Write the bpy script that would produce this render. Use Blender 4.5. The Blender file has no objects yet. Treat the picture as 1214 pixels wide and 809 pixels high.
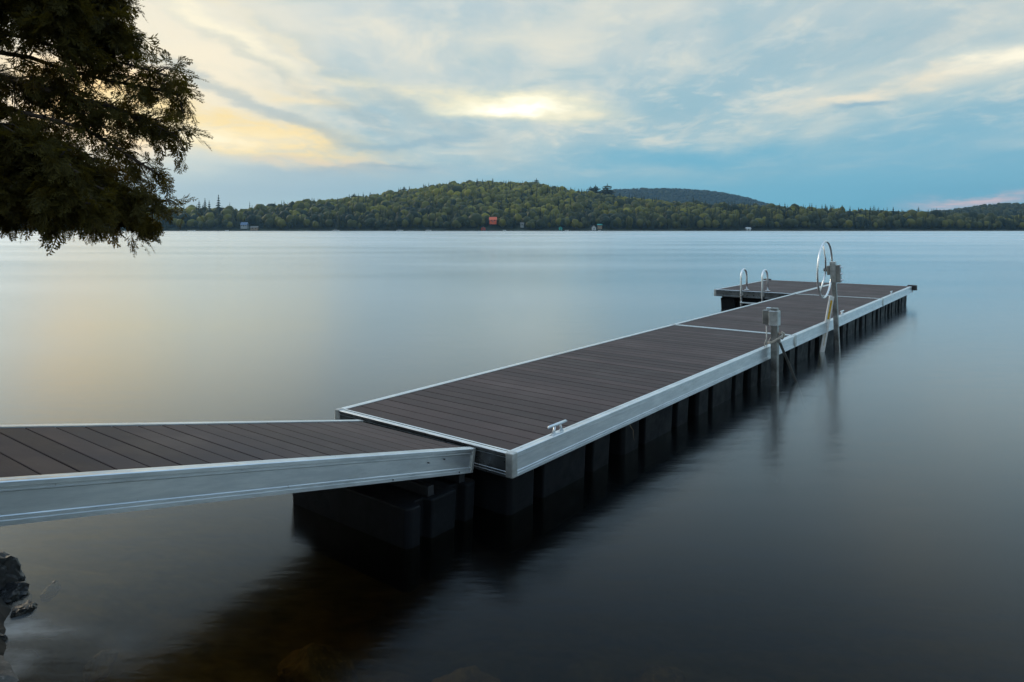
import bpy, bmesh, math, random
import numpy as np
from mathutils import Vector, Matrix, noise as mnoise
PI = math.pi
R = math.radians
random.seed(7)
rng = np.random.default_rng(11)
S = bpy.context.scene
C = S.collection

# ------------------------------------------------------------------ helpers
def lin(c):
    f = lambda v: (v/255)/12.92 if v/255 <= .04045 else ((v/255+.055)/1.055)**2.4
    return tuple(f(v) for v in c) + (1.0,)

class MB:
    """collects faces, then links them as ONE mesh object"""
    def __init__(s): s.v = []; s.f = []
    def add(s, vs, fs, M=None):
        o = len(s.v)
        s.v += [tuple(M @ Vector(p)) for p in vs] if M is not None else [tuple(p) for p in vs]
        s.f += [tuple(i+o for i in f) for f in fs]
    def box(s, x0, x1, y0, y1, z0, z1, M=None):
        s.add([(x0,y0,z0),(x1,y0,z0),(x1,y1,z0),(x0,y1,z0),(x0,y0,z1),(x1,y0,z1),(x1,y1,z1),(x0,y1,z1)],
              [(0,3,2,1),(4,5,6,7),(0,1,5,4),(1,2,6,5),(2,3,7,6),(3,0,4,7)], M)
    def prism(s, poly, h0, h1, M=None, taper=1.0):
        """poly in the local xy plane, extruded along z"""
        n = len(poly)
        cx = sum(p[0] for p in poly)/n; cy = sum(p[1] for p in poly)/n
        vs = [(cx+(p[0]-cx)*taper, cy+(p[1]-cy)*taper, h0) for p in poly] + [(p[0],p[1],h1) for p in poly]
        fs = [tuple(range(n-1,-1,-1)), tuple(range(n,2*n))]
        fs += [(i,(i+1)%n,n+(i+1)%n,n+i) for i in range(n)]
        s.add(vs, fs, M)
    def tube(s, pts, rad, seg=8, closed=False, caps=True):
        pts = [Vector(p) for p in pts]; n = len(pts)
        rr = rad if isinstance(rad,(list,tuple)) else [rad]*n
        o = len(s.v); up = None
        for i in range(n):
            a = pts[i-1] if (i or closed) else pts[0]
            b = pts[(i+1)%n] if (i < n-1 or closed) else pts[-1]
            t = (b-a).normalized()
            if up is None:
                up = Vector((0,0,1)) if abs(t.z) < .9 else Vector((1,0,0))
            x = up.cross(t)
            x = x.normalized() if x.length > 1e-6 else t.orthogonal().normalized()
            y = t.cross(x); up = y
            for k in range(seg):
                q = 2*PI*k/seg
                s.v.append(tuple(pts[i]+rr[i]*(math.cos(q)*x+math.sin(q)*y)))
        for i in range(n if closed else n-1):
            for k in range(seg):
                j = (i+1)%n
                s.f.append((o+i*seg+k, o+i*seg+(k+1)%seg, o+j*seg+(k+1)%seg, o+j*seg+k))
        if caps and not closed:
            s.f.append(tuple(o+k for k in range(seg-1,-1,-1)))
            s.f.append(tuple(o+(n-1)*seg+k for k in range(seg)))
    def build(s, name, mat, parent=None, bevel=0, smooth=False, segs=2):
        me = bpy.data.meshes.new(name); me.from_pydata(s.v, [], s.f); me.update()
        b = bmesh.new(); b.from_mesh(me); bmesh.ops.recalc_face_normals(b, faces=b.faces); b.to_mesh(me); b.free()
        return link(name, me, mat, parent, bevel, smooth, segs)

def link(name, me, mat, parent=None, bevel=0, smooth=False, segs=2):
    o = bpy.data.objects.new(name, me); C.objects.link(o)
    for m in (mat if isinstance(mat,(list,tuple)) else [mat]): me.materials.append(m)
    if parent: o.parent = parent
    if smooth: me.polygons.foreach_set('use_smooth', [True]*len(me.polygons))
    if bevel:
        m = o.modifiers.new('Bevel','BEVEL'); m.width = bevel; m.segments = segs; m.limit_method = 'ANGLE'; m.angle_limit = R(40)
    return o

def np_mesh(name, V, F):
    """V (n,3) array, F (m,k) array of same-size polygons"""
    me = bpy.data.meshes.new(name)
    V = np.asarray(V, np.float32); F = np.asarray(F, np.int32)
    k = F.shape[1]
    me.vertices.add(len(V)); me.vertices.foreach_set('co', V.ravel())
    me.loops.add(F.size); me.loops.foreach_set('vertex_index', F.ravel())
    me.polygons.add(len(F)); me.polygons.foreach_set('loop_start', np.arange(0, F.size, k, dtype=np.int32))
    me.update(calc_edges=True)
    return me

def tag(o, label=None, cat=None, group=None, kind=None):
    if label: o['label'] = label
    if cat: o['category'] = cat
    if group: o['group'] = group
    if kind: o['kind'] = kind
    return o
def thing(name, label, cat, loc=(0,0,0), rot=(0,0,0), group=None):
    o = bpy.data.objects.new(name, None); C.objects.link(o); o.empty_display_size = .2
    o.location = loc; o.rotation_euler = rot
    return tag(o, label, cat, group)

# ------------------------------------------------------------------ node helpers
class NT:
    def __init__(s, tree): s.t = tree; s.n = tree.nodes; s.l = tree.links
    def node(s, typ, **kw):
        n = s.n.new(typ)
        for k, v in kw.items(): setattr(n, k, v)
        return n
    def put(s, sock, v):
        if isinstance(v, bpy.types.NodeSocket): s.l.new(v, sock)
        elif v is not None: sock.default_value = v
    def math(s, op, a, b=None, c=None, clamp=False):
        n = s.node('ShaderNodeMath', operation=op, use_clamp=clamp)
        s.put(n.inputs[0], a)
        if b is not None: s.put(n.inputs[1], b)
        if c is not None: s.put(n.inputs[2], c)
        return n.outputs[0]
    def mix(s, fac, a, b, blend='MIX'):
        n = s.node('ShaderNodeMix', data_type='RGBA', blend_type=blend)
        s.put(n.inputs[0], fac); s.put(n.inputs[6], a); s.put(n.inputs[7], b)
        return n.outputs[2]
    def noise(s, vec, scale, detail=4, rough=.55, dist=0):
        n = s.node('ShaderNodeTexNoise')
        if vec is not None: s.put(n.inputs['Vector'], vec)
        n.inputs['Scale'].default_value = scale; n.inputs['Detail'].default_value = detail
        n.inputs['Roughness'].default_value = rough; n.inputs['Distortion'].default_value = dist
        return n.outputs[0]
    def ramp(s, fac, a, b, lo=0.0, hi=1.0, smooth=True):
        n = s.node('ShaderNodeMapRange', interpolation_type='SMOOTHSTEP' if smooth else 'LINEAR')
        s.put(n.inputs[0], fac); n.inputs[1].default_value = a; n.inputs[2].default_value = b
        n.inputs[3].default_value = lo; n.inputs[4].default_value = hi
        return n.outputs[0]
    def mapping(s, vec, scale=(1,1,1), rot=(0,0,0), loc=(0,0,0)):
        n = s.node('ShaderNodeMapping'); s.put(n.inputs[0], vec)
        n.inputs['Scale'].default_value = scale; n.inputs['Rotation'].default_value = rot; n.inputs['Location'].default_value = loc
        return n.outputs[0]

def new_mat(name):
    m = bpy.data.materials.new(name); m.use_nodes = True
    nt = NT(m.node_tree); b = nt.n['Principled BSDF']
    return m, nt, b

def simple_mat(name, col, rough=.5, metal=0.0, var=.25, vscale=6.0, bump=0.0, bscale=40.0, spec=.5, coord='Object', stretch=(1,1,1)):
    m, nt, b = new_mat(name)
    tc = nt.node('ShaderNodeTexCoord').outputs[coord]
    tc = nt.mapping(tc, stretch)
    n1 = nt.noise(tc, vscale, 5, .6)
    v = nt.ramp(n1, .3, .7, 1-var, 1+var)
    c4 = tuple(col[:3])+(1,)
    hsv = nt.node('ShaderNodeHueSaturation'); hsv.inputs['Color'].default_value = c4
    nt.put(hsv.inputs['Value'], v)
    nt.put(b.inputs['Base Color'], hsv.outputs[0])
    nt.put(b.inputs['Roughness'], nt.ramp(nt.noise(tc, vscale*2.3, 4, .6), .3, .7, max(rough-.1,0), min(rough+.1,1)))
    b.inputs['Metallic'].default_value = metal
    b.inputs['Specular IOR Level'].default_value = spec
    if bump:
        bp = nt.node('ShaderNodeBump'); bp.inputs['Strength'].default_value = bump; bp.inputs['Distance'].default_value = .01
        nt.put(bp.inputs['Height'], nt.noise(tc, bscale, 5, .6)); nt.put(b.inputs['Normal'], bp.outputs[0])
    return m

# ------------------------------------------------------------------ camera
CAMZ = 2.12
FPX = 817.0
cd = bpy.data.cameras.new('camera'); cam = bpy.data.objects.new('camera', cd); C.objects.link(cam); S.camera = cam
cam.location = (0, 0, CAMZ); cam.rotation_euler = (R(90), 0, 0)
cd.sensor_width = 36; cd.lens = 36*FPX/1214; cd.shift_y = -(404.5-271.7)/1214
cd.clip_start = .05; cd.clip_end = 20000

# ------------------------------------------------------------------ sky and sun
SUN_AZ, SUN_EL = -50.0, 24.0
W = bpy.data.worlds.new('World'); S.world = W; W.use_nodes = True
nt = NT(W.node_tree); nt.n.clear()
out = nt.node('ShaderNodeOutputWorld'); bg = nt.node('ShaderNodeBackground')
nt.l.new(bg.outputs[0], out.inputs[0])
sky = nt.node('ShaderNodeTexSky', sky_type='NISHITA', sun_disc=False)
sky.sun_elevation = R(SUN_EL); sky.sun_rotation = R(SUN_AZ); sky.air_density = 1.0; sky.dust_density = 2.0; sky.ozone_density = 1.5
BGS = .1
bg.inputs[1].default_value = BGS
dirv = nt.node('ShaderNodeTexCoord').outputs['Generated']
sep = nt.node('ShaderNodeSeparateXYZ'); nt.l.new(dirv, sep.inputs[0])
dx, dy, dz = sep.outputs
az = nt.math('MULTIPLY', nt.math('ARCTAN2', dx, dy), 180/PI)
el = nt.math('MULTIPLY', nt.math('ARCSINE', dz), 180/PI)
# cloud deck coordinates: the direction hit on a flat layer overhead
zc = nt.math('ADD', nt.math('MAXIMUM', dz, 0.0), .10)
cxy = nt.node('ShaderNodeCombineXYZ')
nt.put(cxy.inputs[0], nt.math('DIVIDE', dx, zc)); nt.put(cxy.inputs[1], nt.math('DIVIDE', dy, zc))
deck_n = nt.noise(nt.mapping(cxy.outputs[0], (1.3,.42,1), (0,0,R(6))), 1.0, 6, .55, .4)
fine_n = nt.noise(nt.mapping(cxy.outputs[0], (3.6,1.1,1), (0,0,R(14)), (3.1,1.7,0)), 1.0, 7, .6, .6)
# soft warp of the angles so no cloud edge is a clean ellipse
ae = nt.node('ShaderNodeCombineXYZ'); nt.put(ae.inputs[0], az); nt.put(ae.inputs[1], el)
w1 = nt.node('ShaderNodeTexNoise'); w1.inputs['Scale'].default_value = 1.0; w1.inputs['Detail'].default_value = 5; w1.inputs['Roughness'].default_value = .58
nt.put(w1.inputs['Vector'], nt.mapping(ae.outputs[0], (.11,.3,1)))
ws = nt.node('ShaderNodeSeparateXYZ'); nt.l.new(w1.outputs['Color'], ws.inputs[0])
azw = nt.math('ADD', az, nt.math('MULTIPLY', nt.math('SUBTRACT', ws.outputs[0], .5), 9.0))
elw = nt.math('ADD', el, nt.math('MULTIPLY', nt.math('SUBTRACT', ws.outputs[1], .5), 3.2))
def ang(px, py):
    r = (px-607)/FPX; a = math.atan(r)
    return math.degrees(a), math.degrees(math.atan((271.7-py)/FPX*math.cos(a)))
def blob(p0, p1, wid, amp=1.0, ends=.55, power=2.0):
    """soft streak of cloud between two directions, wid = half thickness in degrees"""
    a0, e0 = ang(*p0); a1, e1 = ang(*p1)
    ac, ec = (a0+a1)/2, (e0+e1)/2
    th = math.atan2(e1-e0, a1-a0); L = math.hypot(a1-a0, e1-e0)*ends
    da = nt.math('SUBTRACT', azw, ac); de = nt.math('SUBTRACT', elw, ec)
    u = nt.math('ADD', nt.math('MULTIPLY', da, math.cos(th)/L), nt.math('MULTIPLY', de, math.sin(th)/L))
    v = nt.math('ADD', nt.math('MULTIPLY', da, -math.sin(th)/wid), nt.math('MULTIPLY', de, math.cos(th)/wid))
    q = nt.math('ADD', nt.math('POWER', nt.math('ABSOLUTE', u), 3.0), nt.math('POWER', nt.math('ABSOLUTE', v), power))
    return nt.math('MULTIPLY', nt.math('EXPONENT', nt.math('MULTIPLY', q, -1.0)), amp)
EXPO = 0.35
def gain(c, k=1.0): return tuple(v*k/BGS/2**EXPO for v in c[:3])+(1,)
# overcast veil: bluer low down, paler up
low = nt.mix(nt.ramp(az, -32, 22), gain(lin((170,205,218))), gain(lin((106,184,212))))
mid = nt.mix(nt.ramp(az, -32, 30), gain(lin((206,215,208))), gain(lin((166,202,212))))
high = gain(lin((204,216,214)))
zen = gain(lin((172,208,242)), 1.1)
veil = nt.mix(nt.ramp(el, 1.5, 8.5), low, mid)
veil = nt.mix(nt.ramp(el, 8, 17), veil, high)
veil = nt.mix(nt.ramp(el, 17, 42), veil, zen)
col = nt.mix(.90, sky.outputs[0], veil)
# mottled sheet of cloud: pale and slate patches, smaller and flatter towards the horizon
mott = nt.noise(nt.mapping(cxy.outputs[0], (1.9,1.5,1), (0,0,R(25)), (.7,.2,0)), 1.0, 7, .6, .5)
mot2 = nt.noise(nt.mapping(cxy.outputs[0], (5.2,4.2,1), (0,0,R(-20)), (2.7,5.2,0)), 1.0, 6, .6, .4)
k_el = nt.math('MULTIPLY', nt.ramp(el, 2.5, 9), nt.ramp(el, 18, 32, 1.0, .2))
col = nt.mix(nt.math('MULTIPLY', nt.math('MULTIPLY', nt.ramp(deck_n, .42, .68), k_el), .60), col, gain(lin((234,232,216))))
col = nt.mix(nt.math('MULTIPLY', nt.math('MULTIPLY', nt.ramp(deck_n, .54, .32), k_el), .55), col, gain(lin((150,190,206))))
col = nt.mix(nt.math('MULTIPLY', nt.math('MULTIPLY', nt.ramp(mott, .50, .70), k_el), .80), col, gain(lin((240,236,218))))
col = nt.mix(nt.math('MULTIPLY', nt.math('MULTIPLY', nt.ramp(mott, .50, .32), k_el), .55), col, gain(lin((154,193,206))))
col = nt.mix(nt.math('MULTIPLY', nt.math('MULTIPLY', nt.ramp(mot2, .50, .72), k_el), .45), col, gain(lin((228,230,220))))
col = nt.mix(nt.math('MULTIPLY', nt.math('MULTIPLY', nt.ramp(fine_n, .50, .75), k_el), .35), col, gain(lin((232,230,216))))
def lay(fac, c, k=1.0):
    global col
    col = nt.mix(nt.math('MINIMUM', fac, 1.0), col, gain(lin(c), k))
texm = nt.math('MULTIPLY', nt.ramp(mot2, .32, .62, .45, 1.0), nt.ramp(fine_n, .3, .6, .7, 1.0))
# blue openings low on the right
lay(blob((690,188),(965,182), 1.0, .8, power=3), (104,182,210))
lay(blob((960,205),(1290,150), 2.4, .65), (118,184,210))
lay(blob((560,235),(1100,222), 1.3, .6), (122,192,216))
lay(nt.math('MULTIPLY', blob((900,70),(1214,20), 1.6, .35), texm), (164,190,200))
# sunset glow behind the cedar and in the gaps of the deck
lay(blob((10,50),(350,100), 5.6, .72), (255,238,204), 1.16)
lay(blob((20,105),(190,140), 2.6, .9), (255,204,128), 1.75)
lay(nt.math('MULTIPLY', blob((70,110),(408,182), 1.75, 1.3, power=4), texm), (255,228,164), 1.08)
lay(nt.math('MULTIPLY', blob((130,140),(330,170), 1.0, .8), texm), (255,244,212), 1.25)
# grey bands fanning out of the low centre towards the upper left
lay(blob((140,52),(425,172), .55, .6, power=3), (166,188,196))
lay(blob((200,10),(470,150), .5, .55, power=3), (164,186,192))
lay(blob((330,40),(600,185), .8, .4), (168,190,196))
lay(blob((300,208),(520,203), .5, .5), (158,188,204))
lay(blob((410,172),(560,168), .40, .6, power=3), (150,186,202))
lay(blob((390,201),(500,199), .22, .6), (142,180,198))
lay(blob((150,228),(520,218), 1.2, .5), (170,196,208))
lay(nt.math('MULTIPLY', blob((170,-15),(345,80), .8, 1.2), texm), (255,246,218), 1.05)
lay(nt.math('MULTIPLY', blob((240,-10),(440,110), .45, .7), texm), (250,240,212))
lay(nt.math('MULTIPLY', blob((290,103),(420,116), .5, .9), texm), (255,238,198))
lay(nt.math('MULTIPLY', blob((345,95),(400,100), .45, .8), texm), (252,240,212))
lay(nt.math('MULTIPLY', blob((420,96),(720,134), .65, .9), texm), (252,242,208))
lay(blob((530,121),(680,128), .95, 1.1, power=3), (255,245,204), 1.08)
lay(nt.math('MULTIPLY', blob((555,123),(660,127), .55, 1.5), texm), (255,252,234), 1.35)
lay(nt.math('MULTIPLY', blob((470,60),(760,20), 1.6, .5), texm), (230,230,214))
lay(nt.math('MULTIPLY', blob((955,128),(1230,62), .62, 1.1, power=3), texm), (246,236,212))
lay(nt.math('MULTIPLY', blob((1150,75),(1290,55), .6, 1.2), texm), (255,248,224), 1.1)
lay(blob((985,129),(1050,122), .28, .7, power=3), (136,180,202))
lay(nt.math('MULTIPLY', blob((1100,241),(1270,234), .28, .9), texm), (232,204,206))
lay(nt.math('MULTIPLY', blob((1130,236),(1190,233), .16, .9), texm), (240,206,204))
lay(nt.math('MULTIPLY', blob((300,192),(430,198), .5, .6), texm), (246,226,198))
# below the horizon
col = nt.mix(nt.ramp(el, 0, -4), col, gain(lin((70,84,90))))
nt.l.new(col, bg.inputs[0])

sd = bpy.data.lights.new('sun','SUN'); so = bpy.data.objects.new('sun', sd); C.objects.link(so)
sd.energy = .8; sd.angle = R(15); sd.color = (1,.86,.66)
sdir = Vector((math.sin(R(SUN_AZ))*math.cos(R(SUN_EL)), math.cos(R(SUN_AZ))*math.cos(R(SUN_EL)), math.sin(R(SUN_EL))))
so.rotation_euler = sdir.to_track_quat('Z','Y').to_euler(); so.location = sdir*50

# ------------------------------------------------------------------ materials
def aluminium():
    m, nt, b = new_mat('brushed_aluminium')
    tc = nt.node('ShaderNodeTexCoord').outputs['Object']
    n = nt.noise(nt.mapping(tc, (1.2,1.2,9)), 3.0, 6, .65)
    f = nt.noise(nt.mapping(tc, (2,2,60)), 6, 4, .6)
    c = nt.mix(nt.ramp(n, .35,.7), (.70,.75,.79,1), (.86,.90,.93,1))
    spots = nt.ramp(nt.noise(tc, 17, 3, .7), .66, .74)
    c = nt.mix(nt.math('MULTIPLY', spots, .45), c, (.25,.25,.24,1))
    smudge = nt.ramp(nt.noise(nt.mapping(tc, (.9,.9,3)), 1.6, 6, .7), .52, .70)
    c = nt.mix(nt.math('MULTIPLY', smudge, .38), c, (.36,.38,.38,1))
    nt.put(b.inputs['Base Color'], c); b.inputs['Metallic'].default_value = .9
    nt.put(b.inputs['Roughness'], nt.ramp(f, .3,.7,.28,.42))
    bp = nt.node('ShaderNodeBump'); bp.inputs['Strength'].default_value = .06; bp.inputs['Distance'].default_value = .003
    nt.put(bp.inputs['Height'], f); nt.put(b.inputs['Normal'], bp.outputs[0])
    return m
ALU = aluminium()
ALUD = simple_mat('shaded_aluminium', (.12,.125,.13), .34, .7, .35, 5, .05, 40)  # dark reflection painted into the colour of the end rail webs
def deckmat():
    m, nt, b = new_mat('composite_planks')
    g = nt.node('ShaderNodeNewGeometry')
    tc = nt.node('ShaderNodeTexCoord').outputs['Object']
    rnd = g.outputs['Random Per Island']
    gr = nt.noise(nt.mapping(tc, (40,2.0,6)), 3, 5, .6)
    wear = nt.noise(tc, 1.7, 5, .6)
    c = nt.mix(rnd, (.042,.025,.023,1), (.090,.055,.051,1))
    c = nt.mix(nt.ramp(gr,.35,.75,0,.45), c, (.066,.045,.042,1))
    c = nt.mix(nt.ramp(wear,.42,.70,0,.55), c, (.082,.064,.060,1))
    specks = nt.ramp(nt.noise(tc, 26, 2, .5), .72, .76)
    c = nt.mix(nt.math('MULTIPLY', specks, .5), c, (.15,.14,.12,1))
    nt.put(b.inputs['Base Color'], c)
    nt.put(b.inputs['Roughness'], nt.ramp(wear,.3,.7,.52,.66)); b.inputs['Specular IOR Level'].default_value = .24
    bp = nt.node('ShaderNodeBump'); bp.inputs['Strength'].default_value = .25; bp.inputs['Distance'].default_value = .002
    nt.put(bp.inputs['Height'], gr); nt.put(b.inputs['Normal'], bp.outputs[0])
    return m
DECK = deckmat()
FLOATM = simple_mat('black_float_plastic', (.006,.007,.009), .55, 0, .3, 3, .15, 30, spec=.16)
RUBBER = simple_mat('black_rubber', (.015,.016,.02), .45, 0, .2, 8)
GALV = simple_mat('galvanised_steel', (.50,.51,.50), .42, .7, .3, 7, .1, 60)
GALVD = simple_mat('dull_weathered_steel', (.30,.295,.28), .38, .75, .35, 6, .1, 50)
STEEL = simple_mat('polished_steel', (.84,.85,.85), .34, .85, .08, 5)
WHITEP = simple_mat('white_paint', (.82,.82,.81), .45, 0, .1, 6)
YELLOW = simple_mat('yellow_sticker', (.72,.42,.03), .5, 0, .25, 30)
ROPE = simple_mat('pale_rope', (.50,.46,.40), .8, 0, .25, 60, .4, 150)
BLACKM = simple_mat('black_fastener', (.02,.02,.02), .5)

# ------------------------------------------------------------------ the dock
DZ = .52                                     # deck above the water
YAW = .6619
th = PI/2 - YAW
U = Vector((math.sin(YAW), math.cos(YAW), 0)); V = Vector((-math.cos(YAW), math.sin(YAW), 0))   # along, leftwards
O = Vector((0.0, 4.91, 0))
FH = .174
PROFILE = [(-.056,0),(-.036,0),(-.034,-.005),(-.026,-.005),(-.024,0),(.008,0),(.012,-.004),(.012,-.022),(.005,-.025),(.005,-.034),(.009,-.036),(.009,-.040),
           (.002,-.044),(.002,-.134),(.008,-.137),(.008,-.142),(.004,-.145),(.004,-.153),(.011,-.156),(.011,-.174),(-.030,-.174),(-.030,-.168),(-.012,-.166),(-.012,-.03),(-.056,-.03)]
def rail(p0, p1, outdir, ztop):
    """profile extruded from p0 to p1 (2-D points), outdir = outward 2-D normal"""
    mb = MB(); n = len(PROFILE); vs = []
    for p in (p0, p1):
        for (o, z) in PROFILE:
            vs.append((p[0]+outdir[0]*o, p[1]+outdir[1]*o, ztop+z))
    fs = [tuple(range(n)), tuple(range(2*n-1, n-1, -1))] + [(i, n+i, n+(i+1)%n, (i+1)%n) for i in range(n)]
    mb.add(vs, fs)
    return mb
def planks(x0, x1, y0, y1, ztop, pitch=.155, gap=.009, thick=.026):
    mb = MB(); n = max(1, round((x1-x0)/pitch)); p = (x1-x0)/n
    for i in range(n):
        a = x0+i*p+gap/2
        mb.box(a, a+p-gap, y0, y1, ztop-thick, ztop-random.uniform(0,.0015))
    return mb
def cleat(parent, x, y, ztop, ang=0.0):
    M = Matrix.Translation((x,y,ztop)) @ Matrix.Rotation(ang,4,'Z')
    b = MB(); b.prism([(.085*math.cos(q)*1.0,.022*math.sin(q)) for q in [2*PI*k/16 for k in range(16)]], 0, .008, M)
    o = b.build('cleat', ALU, parent, .002)
    for s in (-1,1):
        l = MB(); l.tube([M@Vector((s*.055,0,.006)), M@Vector((s*.045,0,.03)), M@Vector((s*.035,0,.062))], [.017,.010,.009], 8)
        l.build('cleat_leg', ALU, o, 0, True)
    h = MB(); h.tube([M@Vector((-.13,0,.064)), M@Vector((-.11,0,.068)), M@Vector((0,0,.066)), M@Vector((.11,0,.068)), M@Vector((.13,0,.064))], [.007,.011,.013,.011,.007], 8)
    h.build('cleat_horn', ALU, o, 0, True)
    return o
def float_outline(L, Wd, groove=.13, dep=.13, ends=2):
    """plan of one float: a rounded box with two slots down each long side and two in each end"""
    r = .03
    pts = []
    def side(p, q, n, k):
        d = Vector(q)-Vector(p); l = d.length; d.normalize(); nn = Vector((-d.y, d.x))
        pts.append(tuple(Vector(p)+d*r))
        for i in range(k):
            c = l*(i+.5)/k if k > 1 else l/2
            for (a, b) in ((-groove/2,0),(-groove*.36,dep),(groove*.36,dep),(groove/2,0)):
                pts.append(tuple(Vector(p)+d*(c+a)+nn*b))
        pts.append(tuple(Vector(q)-d*r))
    side((0,0),(L,0),0,2); side((L,0),(L,Wd),0,ends); side((L,Wd),(0,Wd),0,2); side((0,Wd),(0,0),0,ends)
    return pts
def add_float(parent, x0, y0, L, Wd, ztop=DZ-FH-.004, zbot=-.30):
    mb = MB(); M = Matrix.Translation((x0,y0,0))
    mb.prism(float_outline(L, Wd), zbot, ztop-.05, M, .97)
    mb.box(x0+.03, x0+L-.03, y0+.03, y0+Wd-.03, ztop-.05, ztop)      # moulded top flange
    return mb.build('float', FLOATM, parent, .012)
def dock_section(label, x0, y0, L, Wd, nfl, group='sections of the floating dock', across=1, cleats=(), dyaw=0, sides='fblr', slab=0.0):
    p = O + U*x0 + V*y0
    t = thing('dock_section', label, 'dock', (p.x,p.y,0), (0,0,th+dyaw), group)
    e = .001
    planks(.058, L-.058, .058, Wd-.058, DZ-.004).build('deck', DECK, t, .003)
    c = .026
    rail((c,0),(L-c,0),(0,-1),DZ).build('side_rail', ALU, t)
    rail((c,Wd),(L-c,Wd),(0,1),DZ).build('side_rail', ALU, t)
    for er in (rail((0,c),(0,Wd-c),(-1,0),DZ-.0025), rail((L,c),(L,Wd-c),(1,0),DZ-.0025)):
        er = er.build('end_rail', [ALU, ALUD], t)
        for p in er.data.polygons: p.material_index = 0 if p.normal.z > .6 else 1  # upward faces keep bright metal, the rest takes the painted-dark one
    for (cx, cy, sx, sy) in ((0,0,-1,-1),(L,0,1,-1),(0,Wd,-1,1),(L,Wd,1,1)):
        m = MB(); g = .0145
        xa, xb = sorted((cx+sx*g, cx-sx*.05)); ya, yb = sorted((cy+sy*g, cy-sy*.05))
        m.box(xa,xb,ya,yb,DZ-FH-.003,DZ+.0025)
        m.build('corner_bracket', GALV, t, .008)
    # cross beams below the boards keep the light out
    m = MB()
    k = max(2, round(L/1.2))
    for i in range(k+1):
        x = .09+(L-.18)*i/k
        m.box(x-.025,x+.025,.06,Wd-.06,DZ-.16,DZ-.034)
    m.build('cross_beam', GALVD, t)
    for i in range(nfl):
        for j in range(across):
            pl = L/nfl; pw = (Wd-.22)/across
            add_float(t, i*pl+.11, .11+j*pw, pl-.22, pw)
    for (cx, cy, a) in cleats: cleat(t, cx, cy, DZ, a)
    return t
WD, LA, LB, LC, DD = 1.972, 6.926, 6.947, 4.355, 2.017
secA = dock_section('long floating dock section nearest the gangway, one cleat near its front right corner', 0, 0, LA-.012, WD, 4, cleats=((.62,.03,0),))
secB = dock_section('second long floating dock section, in the middle, with the wheel post standing beside it', LA, 0, LB-.012, WD, 4, cleats=((3.15,.03,0),))
secC = dock_section('short floating dock section at the far right end, black bumper on its outer corner', LA+LB, 0, LC, WD-.006, 3, cleats=((1.3,.03,0),))
secD = dock_section('floating dock section stepping out to the left at the far end, carrying the swim ladder', LA+LB, WD, LC, DD, 3, cleats=())
# corner bumpers (parts of the outer sections)
def bumper(parent, cx, cy, a0):
    m = MB()
    M = Matrix.Translation((cx,cy,0))
    pts = [(0,0)]+[(.12*math.cos(a0+q), .12*math.sin(a0+q)) for q in [-.3+ (PI*1.5+.6)*k/18 for k in range(19)]]
    m.prism(pts, DZ-.11, DZ+.03, M); m.build('corner_bumper', RUBBER, parent, .012)
bumper(secC, LC, 0, -PI); bumper(secD, LC, DD, -PI/2)
# hinge plates between the two long sections
for (sec, x) in ((secA, LA-.012),):
    for y in (.25, WD-.25):
        m = MB(); m.box(x-.02,x+.032,y-.06,y+.06,DZ-.12,DZ-.07); m.build('hinge', GALVD, sec)
# a wisp of dry weed and a bolt under the front section
m = MB(); m.tube([(1.72,-.012,DZ-FH),(1.725,-.03,DZ-FH-.03),(1.76,-.03,DZ-FH-.06),(1.75,-.035,DZ-FH-.11),(1.78,-.03,DZ-FH-.16)], [.004,.003,.003,.002,.001], 5)
m.build('hanging_weed', simple_mat('dry_weed',(.16,.12,.07),.9), secA)

# ------------------------------------------------------------------ gangway
GY = R(36.6); GP = R(11.9); GW = 1.27; GL = 4.6
gp = O + V*.333 - U*.02
gang = thing('gangway', 'sloping aluminium gangway with dark planks leading from the left bank down to the dock', 'gangway', (gp.x,gp.y,.5), (0,-GP,PI/2-GY+PI))
planks(.03, GL-.058, -GW+.058, -.058, -.006).build('deck', DECK, gang, .003)
rail((.03,0),(GL,0),(0,1),0).build('side_rail', ALU, gang)
rail((.03,-GW),(GL,-GW),(0,-1),0).build('side_rail', ALU, gang)
rail((GL,-GW+.03),(GL,-.03),(1,0),-.0025).build('end_rail', ALU, gang)
m = MB(); m.box(0,.03,-.05,.0135,-FH-.002,.001); m.build('end_plate', GALV, gang, .004)
m = MB(); m.box(0,.03,-GW-.0135,-GW+.05,-FH-.002,.001); m.build('end_plate', GALV, gang, .004)
m = MB()
for i in range(5): m.box(.2+i*1.05-.025,.2+i*1.05+.025,-GW+.013,-.013,-.15,-.036)
m.build('cross_beam', GALVD, gang)
for (bx,bz) in ((.16,-.16),(.50,-.075),(.82,-.162),(.34,-.06)):
    m = MB(); M = Matrix.Translation((bx,0.004,bz)) @ Matrix.Rotation(-PI/2,4,'X')
    m.prism([(.0045*math.cos(2*PI*k/8),.0045*math.sin(2*PI*k/8)) for k in range(8)], 0, .012, M); m.build('bolt', BLACKM, gang)
# landing float under the lower end (its own object: a separate pontoon)
fp = O + V*.30
lf = thing('landing_float', 'black plastic float block under the lower end of the gangway', 'float', (fp.x,fp.y,0), (0,0,th+PI))
mb = MB()
mb.prism(float_outline(.70, 1.33, .11, .08, 0), -.30, .27, Matrix.Translation((.02,-1.335,0)), .96)
mb.build('float_body', FLOATM, lf, .012)
m = MB()
for x in (.10,.42): m.box(x,x+.06,-1.30,-.06,.27,.34)
m.build('support_bar', RUBBER, lf, .004)

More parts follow.
